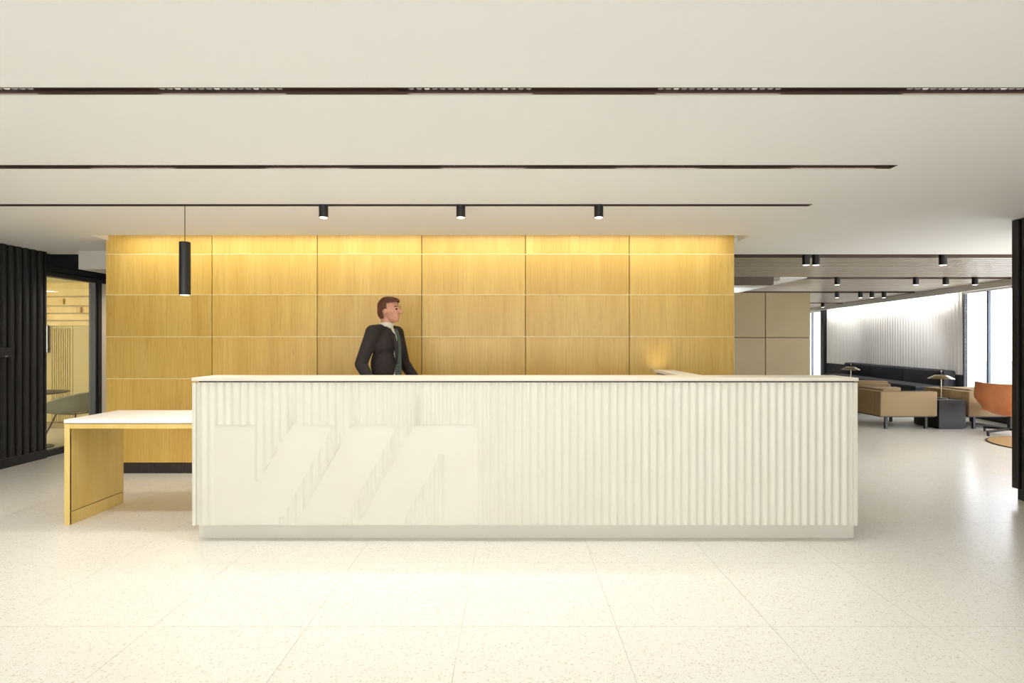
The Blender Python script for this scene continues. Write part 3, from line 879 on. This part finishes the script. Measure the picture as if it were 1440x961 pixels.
rg = empty('round_rug', (6.98, 6.88, 0), 'round tan rug with dark edge on the floor at right', 'rug')
MB().lathe([(.70, 0), (.70, .010), (.69, .011)], (6.98, 6.88, 0.0005), 64).build('pile', 'rug_tan', rg, smooth=True)
MB().lathe([(.70, 0), (.712, .001), (.712, .009), (.70, .0105)], (6.98, 6.88, 0.0005), 64).build('binding', 'rug_edge', rg, smooth=True)

# ------------------------------------------------------------------ person
def blob(name, prims, voxel, m, parent=None, smooth=6, keep=None):
    bm = bmesh.new()
    def sph(c, r, seg=20):
        mt_ = Matrix.Translation(c) @ (Matrix.Diagonal((*r, 1)) if not isinstance(r, float) else Matrix.Diagonal((r, r, r, 1)))
        bmesh.ops.create_uvsphere(bm, u_segments=seg, v_segments=seg // 2 + 2, radius=1, matrix=mt_)
    for p in prims:
        if p[0] == 'e':
            _, c, r, *rot = p
            M_ = Matrix.Translation(c)
            if rot: M_ = M_ @ Matrix.Rotation(math.radians(rot[0]), 4, rot[1])
            bmesh.ops.create_uvsphere(bm, u_segments=24, v_segments=16, radius=1, matrix=M_ @ Matrix.Diagonal((*r, 1)))
        else:
            _, p0, r0, p1, r1 = p
            p0, p1 = Vector(p0), Vector(p1)
            sph(p0, float(r0), 16); sph(p1, float(r1), 16)
            d = p1 - p0; L_ = d.length
            q = d.to_track_quat('Z', 'Y').to_matrix().to_4x4()
            bmesh.ops.create_cone(bm, cap_ends=True, segments=16, radius1=r0, radius2=r1, depth=L_, matrix=Matrix.Translation((p0 + p1) / 2) @ q)
    me = bpy.data.meshes.new(name); bm.to_mesh(me); bm.free()
    tmp = bpy.data.objects.new(name + '_tmp', me); COL.objects.link(tmp)
    r_ = tmp.modifiers.new('r', 'REMESH'); r_.mode = 'VOXEL'; r_.voxel_size = voxel; r_.use_smooth_shade = True
    s_ = tmp.modifiers.new('s', 'SMOOTH'); s_.iterations = smooth; s_.factor = .5
    dg = bpy.context.evaluated_depsgraph_get(); dg.update()
    res = bpy.data.meshes.new_from_object(tmp.evaluated_get(dg))
    bpy.data.objects.remove(tmp); bpy.data.meshes.remove(me)
    res.name = name; res.materials.clear()
    if keep:
        bm = bmesh.new(); bm.from_mesh(res)
        bmesh.ops.delete(bm, geom=[v for v in bm.verts if not keep(v.co)], context='VERTS'); bm.to_mesh(res); bm.free()
    return link(name, res, m, parent, (0, 0, 0), True)

# joints, local frame: walks towards +X, +Y is the far side
HC = Vector((.055, 0, 1.628))         # head centre
SHn, SHf = Vector((-.005, -.185, 1.425)), Vector((.015, .185, 1.425))
ELn, ELf = Vector((-.10, -.225, 1.145)), Vector((.07, .225, 1.14))
WRn, WRf = Vector((.05, -.235, .925)), Vector((.25, .21, .93))
HPn, HPf = Vector((0, -.095, .93)), Vector((0, .095, .93))
KNn, KNf = Vector((-.07, -.10, .50)), Vector((.17, .10, .51))
ANn, ANf = Vector((-.36, -.10, .135)), Vector((.29, .10, .085))
def hand(w, fdir, side):
    """palm and five curled fingers. fdir: direction the hand points, side: +-1 where the thumb lies (towards +X)"""
    f = fdir.normalized(); up = Vector((1, 0, 0)); up = (up - f * up.dot(f)).normalized(); inn = f.cross(up) * side
    pr = [('c', w, .026, w + f * .035, .028)]
    pal = w + f * .055
    for k, (o_, L_) in enumerate(((.030, .068), (.010, .078), (-.010, .072), (-.029, .056))):
        b = w + f * .085 + up * o_
        pr.append(('c', w + f * .02 + up * o_ * .6, .016, b, .0115))
        j1 = b + f * L_ * .45 + inn * L_ * .18; j2 = j1 + f * L_ * .22 + inn * L_ * .28; j3 = j2 + inn * L_ * .25 - f * L_ * .02
        pr += [('c', b, .0095, j1, .0088), ('c', j1, .0088, j2, .008), ('c', j2, .008, j3, .0072)]
    t0 = w + f * .025 + up * .022; t1 = t0 + up * .026 + f * .028 + inn * .012; t2 = t1 + f * .032 + inn * .014
    pr += [('c', t0, .014, t1, .011), ('c', t1, .0105, t2, .0085)]
    return pr
h = HC
head = [('e', h + Vector((-.012, 0, .022)), (.098, .077, .092)), ('e', h + Vector((.028, 0, -.025)), (.066, .064, .090)),
        ('e', h + Vector((.048, 0, -.082)), (.040, .042, .030)), ('c', h + Vector((.088, 0, .012)), .012, h + Vector((.117, 0, -.026)), .0145),
        ('e', h + Vector((.078, 0, .024)), (.018, .052, .012)), ('e', h + Vector((.086, 0, -.056)), (.011, .024, .006)), ('e', h + Vector((.083, 0, -.068)), (.012, .022, .006)),
        ('e', h + Vector((-.008, -.076, -.018)), (.017, .010, .030)), ('e', h + Vector((-.008, .076, -.018)), (.017, .010, .030)),
        ('e', h + Vector((.05, -.042, -.03)), (.026, .022, .024)), ('e', h + Vector((.05, .042, -.03)), (.026, .022, .024)),
        ('c', h + Vector((-.022, 0, -.06)), .054, Vector((.005, 0, 1.45)), .058)]
body = head + [('e', (.01, 0, 1.33), (.105, .155, .15)), ('e', (.01, 0, 1.13), (.095, .135, .16)), ('e', (0, 0, .96), (.105, .150, .11)),
        ('c', (-.01, -.03, 1.425), .045, SHn, .05), ('c', (-.01, .03, 1.425), .045, SHf, .05),
        ('c', SHn, .052, ELn, .040), ('c', ELn, .040, WRn, .026), ('c', SHf, .052, ELf, .040), ('c', ELf, .040, WRf, .026),
        ('c', HPn, .080, KNn, .054), ('c', KNn, .054, ANn, .036), ('c', HPf, .080, KNf, .054), ('c', KNf, .054, ANf, .036),
        ('c', ANn, .036, ANn + Vector((.10, 0, -.085)), .028), ('c', ANf, .036, ANf + Vector((.13, 0, -.03)), .028)]
body += hand(WRn, WRn - ELn, 1) + hand(WRf, WRf - ELf, -1)
person = blob('person', body, .0055, 'skin', None, 4)
tag(person, 'person in dark suit, pale shirt and green tie walking behind the reception desk', 'person')
# clothing
suit = [('e', (.005, 0, 1.34), (.125, .178, .155)), ('e', (.008, 0, 1.14), (.118, .160, .18)), ('e', (0, 0, .95), (.130, .175, .13)), ('c', (0, -.06, .84), .105, (0, .06, .84), .105),
        ('c', (-.012, -.04, 1.452), .052, SHn, .068), ('c', (-.012, .04, 1.452), .052, SHf, .068),
        ('c', SHn, .066, ELn, .055), ('c', ELn, .055, WRn - (WRn - ELn).normalized() * .015, .043), ('c', SHf, .066, ELf, .055), ('c', ELf, .055, WRf - (WRf - ELf).normalized() * .015, .043)]
blob('jacket', suit, .009, 'suit_dark', person, 6)
sh = [('e', (.014, 0, 1.345), (.126, .088, .145)), ('e', (.016, 0, 1.14), (.117, .058, .19)), ('e', (.010, 0, 1.0), (.124, .05, .12)),
      ('c', (-.012, 0, 1.452), .068, (.022, 0, 1.492), .062)]
blob('shirt', sh, .007, 'shirt_pale', person, 3)
MB().tube([(.115, 0, 1.455), (.142, 0, 1.38), (.147, 0, 1.30), (.142, 0, 1.18), (.142, 0, 1.06), (.140, 0, .96)], [.016, .018, .022, .027, .031, .020], 10).build('tie', 'tie_green', person, smooth=True)
for s in (-1, 1):
    lp = MB()
    pts = [(.055, .070 * s, 1.475), (.118, .052 * s, 1.40), (.146, .050 * s, 1.30), (.140, .036 * s, 1.14)]
    lp.tube(pts, [.010, .020, .018, .006], 8).build('lapel', 'suit_dark', person, smooth=True)
tr_ = [('e', (0, 0, .95), (.115, .162, .10)), ('c', HPn, .096, KNn, .074), ('c', KNn, .074, ANn + Vector((-.0, 0, .02)), .060), ('c', HPf, .096, KNf, .074), ('c', KNf, .074, ANf + Vector((0, 0, .03)), .060)]
blob('trousers', tr_, .010, 'suit_dark', person, 6)
for an, tip in ((ANn, Vector((.15, 0, -.10))), (ANf, Vector((.19, 0, -.035)))):
    t_ = an + tip; t_.z = max(t_.z, .034)
    hl = an + Vector((-.03, 0, -.045)); hl.z = max(hl.z, .036)
    blob('shoe', [('c', an + Vector((0, 0, -.01)), .043, hl, .035), ('c', hl, .035, t_, .033), ('c', t_, .033, t_ + Vector((.035, 0, 0)), .026)], .007, 'shoe_black', person, 4)
hr = [('e', h + Vector((-.020, 0, .034)), (.102, .083, .092)), ('e', h + Vector((-.045, 0, -.012)), (.076, .078, .085)), ('e', h + Vector((.028, 0, .084)), (.062, .066, .034)), ('e', h + Vector((-.01, 0, .1)), (.075, .06, .026))]
def hair_keep(c):
    q = c - h
    if q.z < -.085: return False
    if q.x > .012 and q.z < .055 + (q.x - .012) * .25: return False
    return not (q.x > -.03 and q.z < .0)
blob('hair', hr, .006, 'hair_brown', person, 4, hair_keep)
for s in (-1, 1):
    MB().lathe([(.002, -.008), (.008, -.005), (.010, 0), (.008, .005), (.002, .008)], tuple(h + Vector((.083, .030 * s, .008))), 12).build('eye', 'eye_dark', person, smooth=True)
    MB().tube([h + Vector((.090, .014 * s, .030)), h + Vector((.088, .032 * s, .034)), h + Vector((.074, .050 * s, .029))], .004, 6).build('eyebrow', 'hair_brown', person, smooth=True)
person.location = (X(541, 4.9), 4.9, 0.002)
person.rotation_euler.z = math.radians(-18)
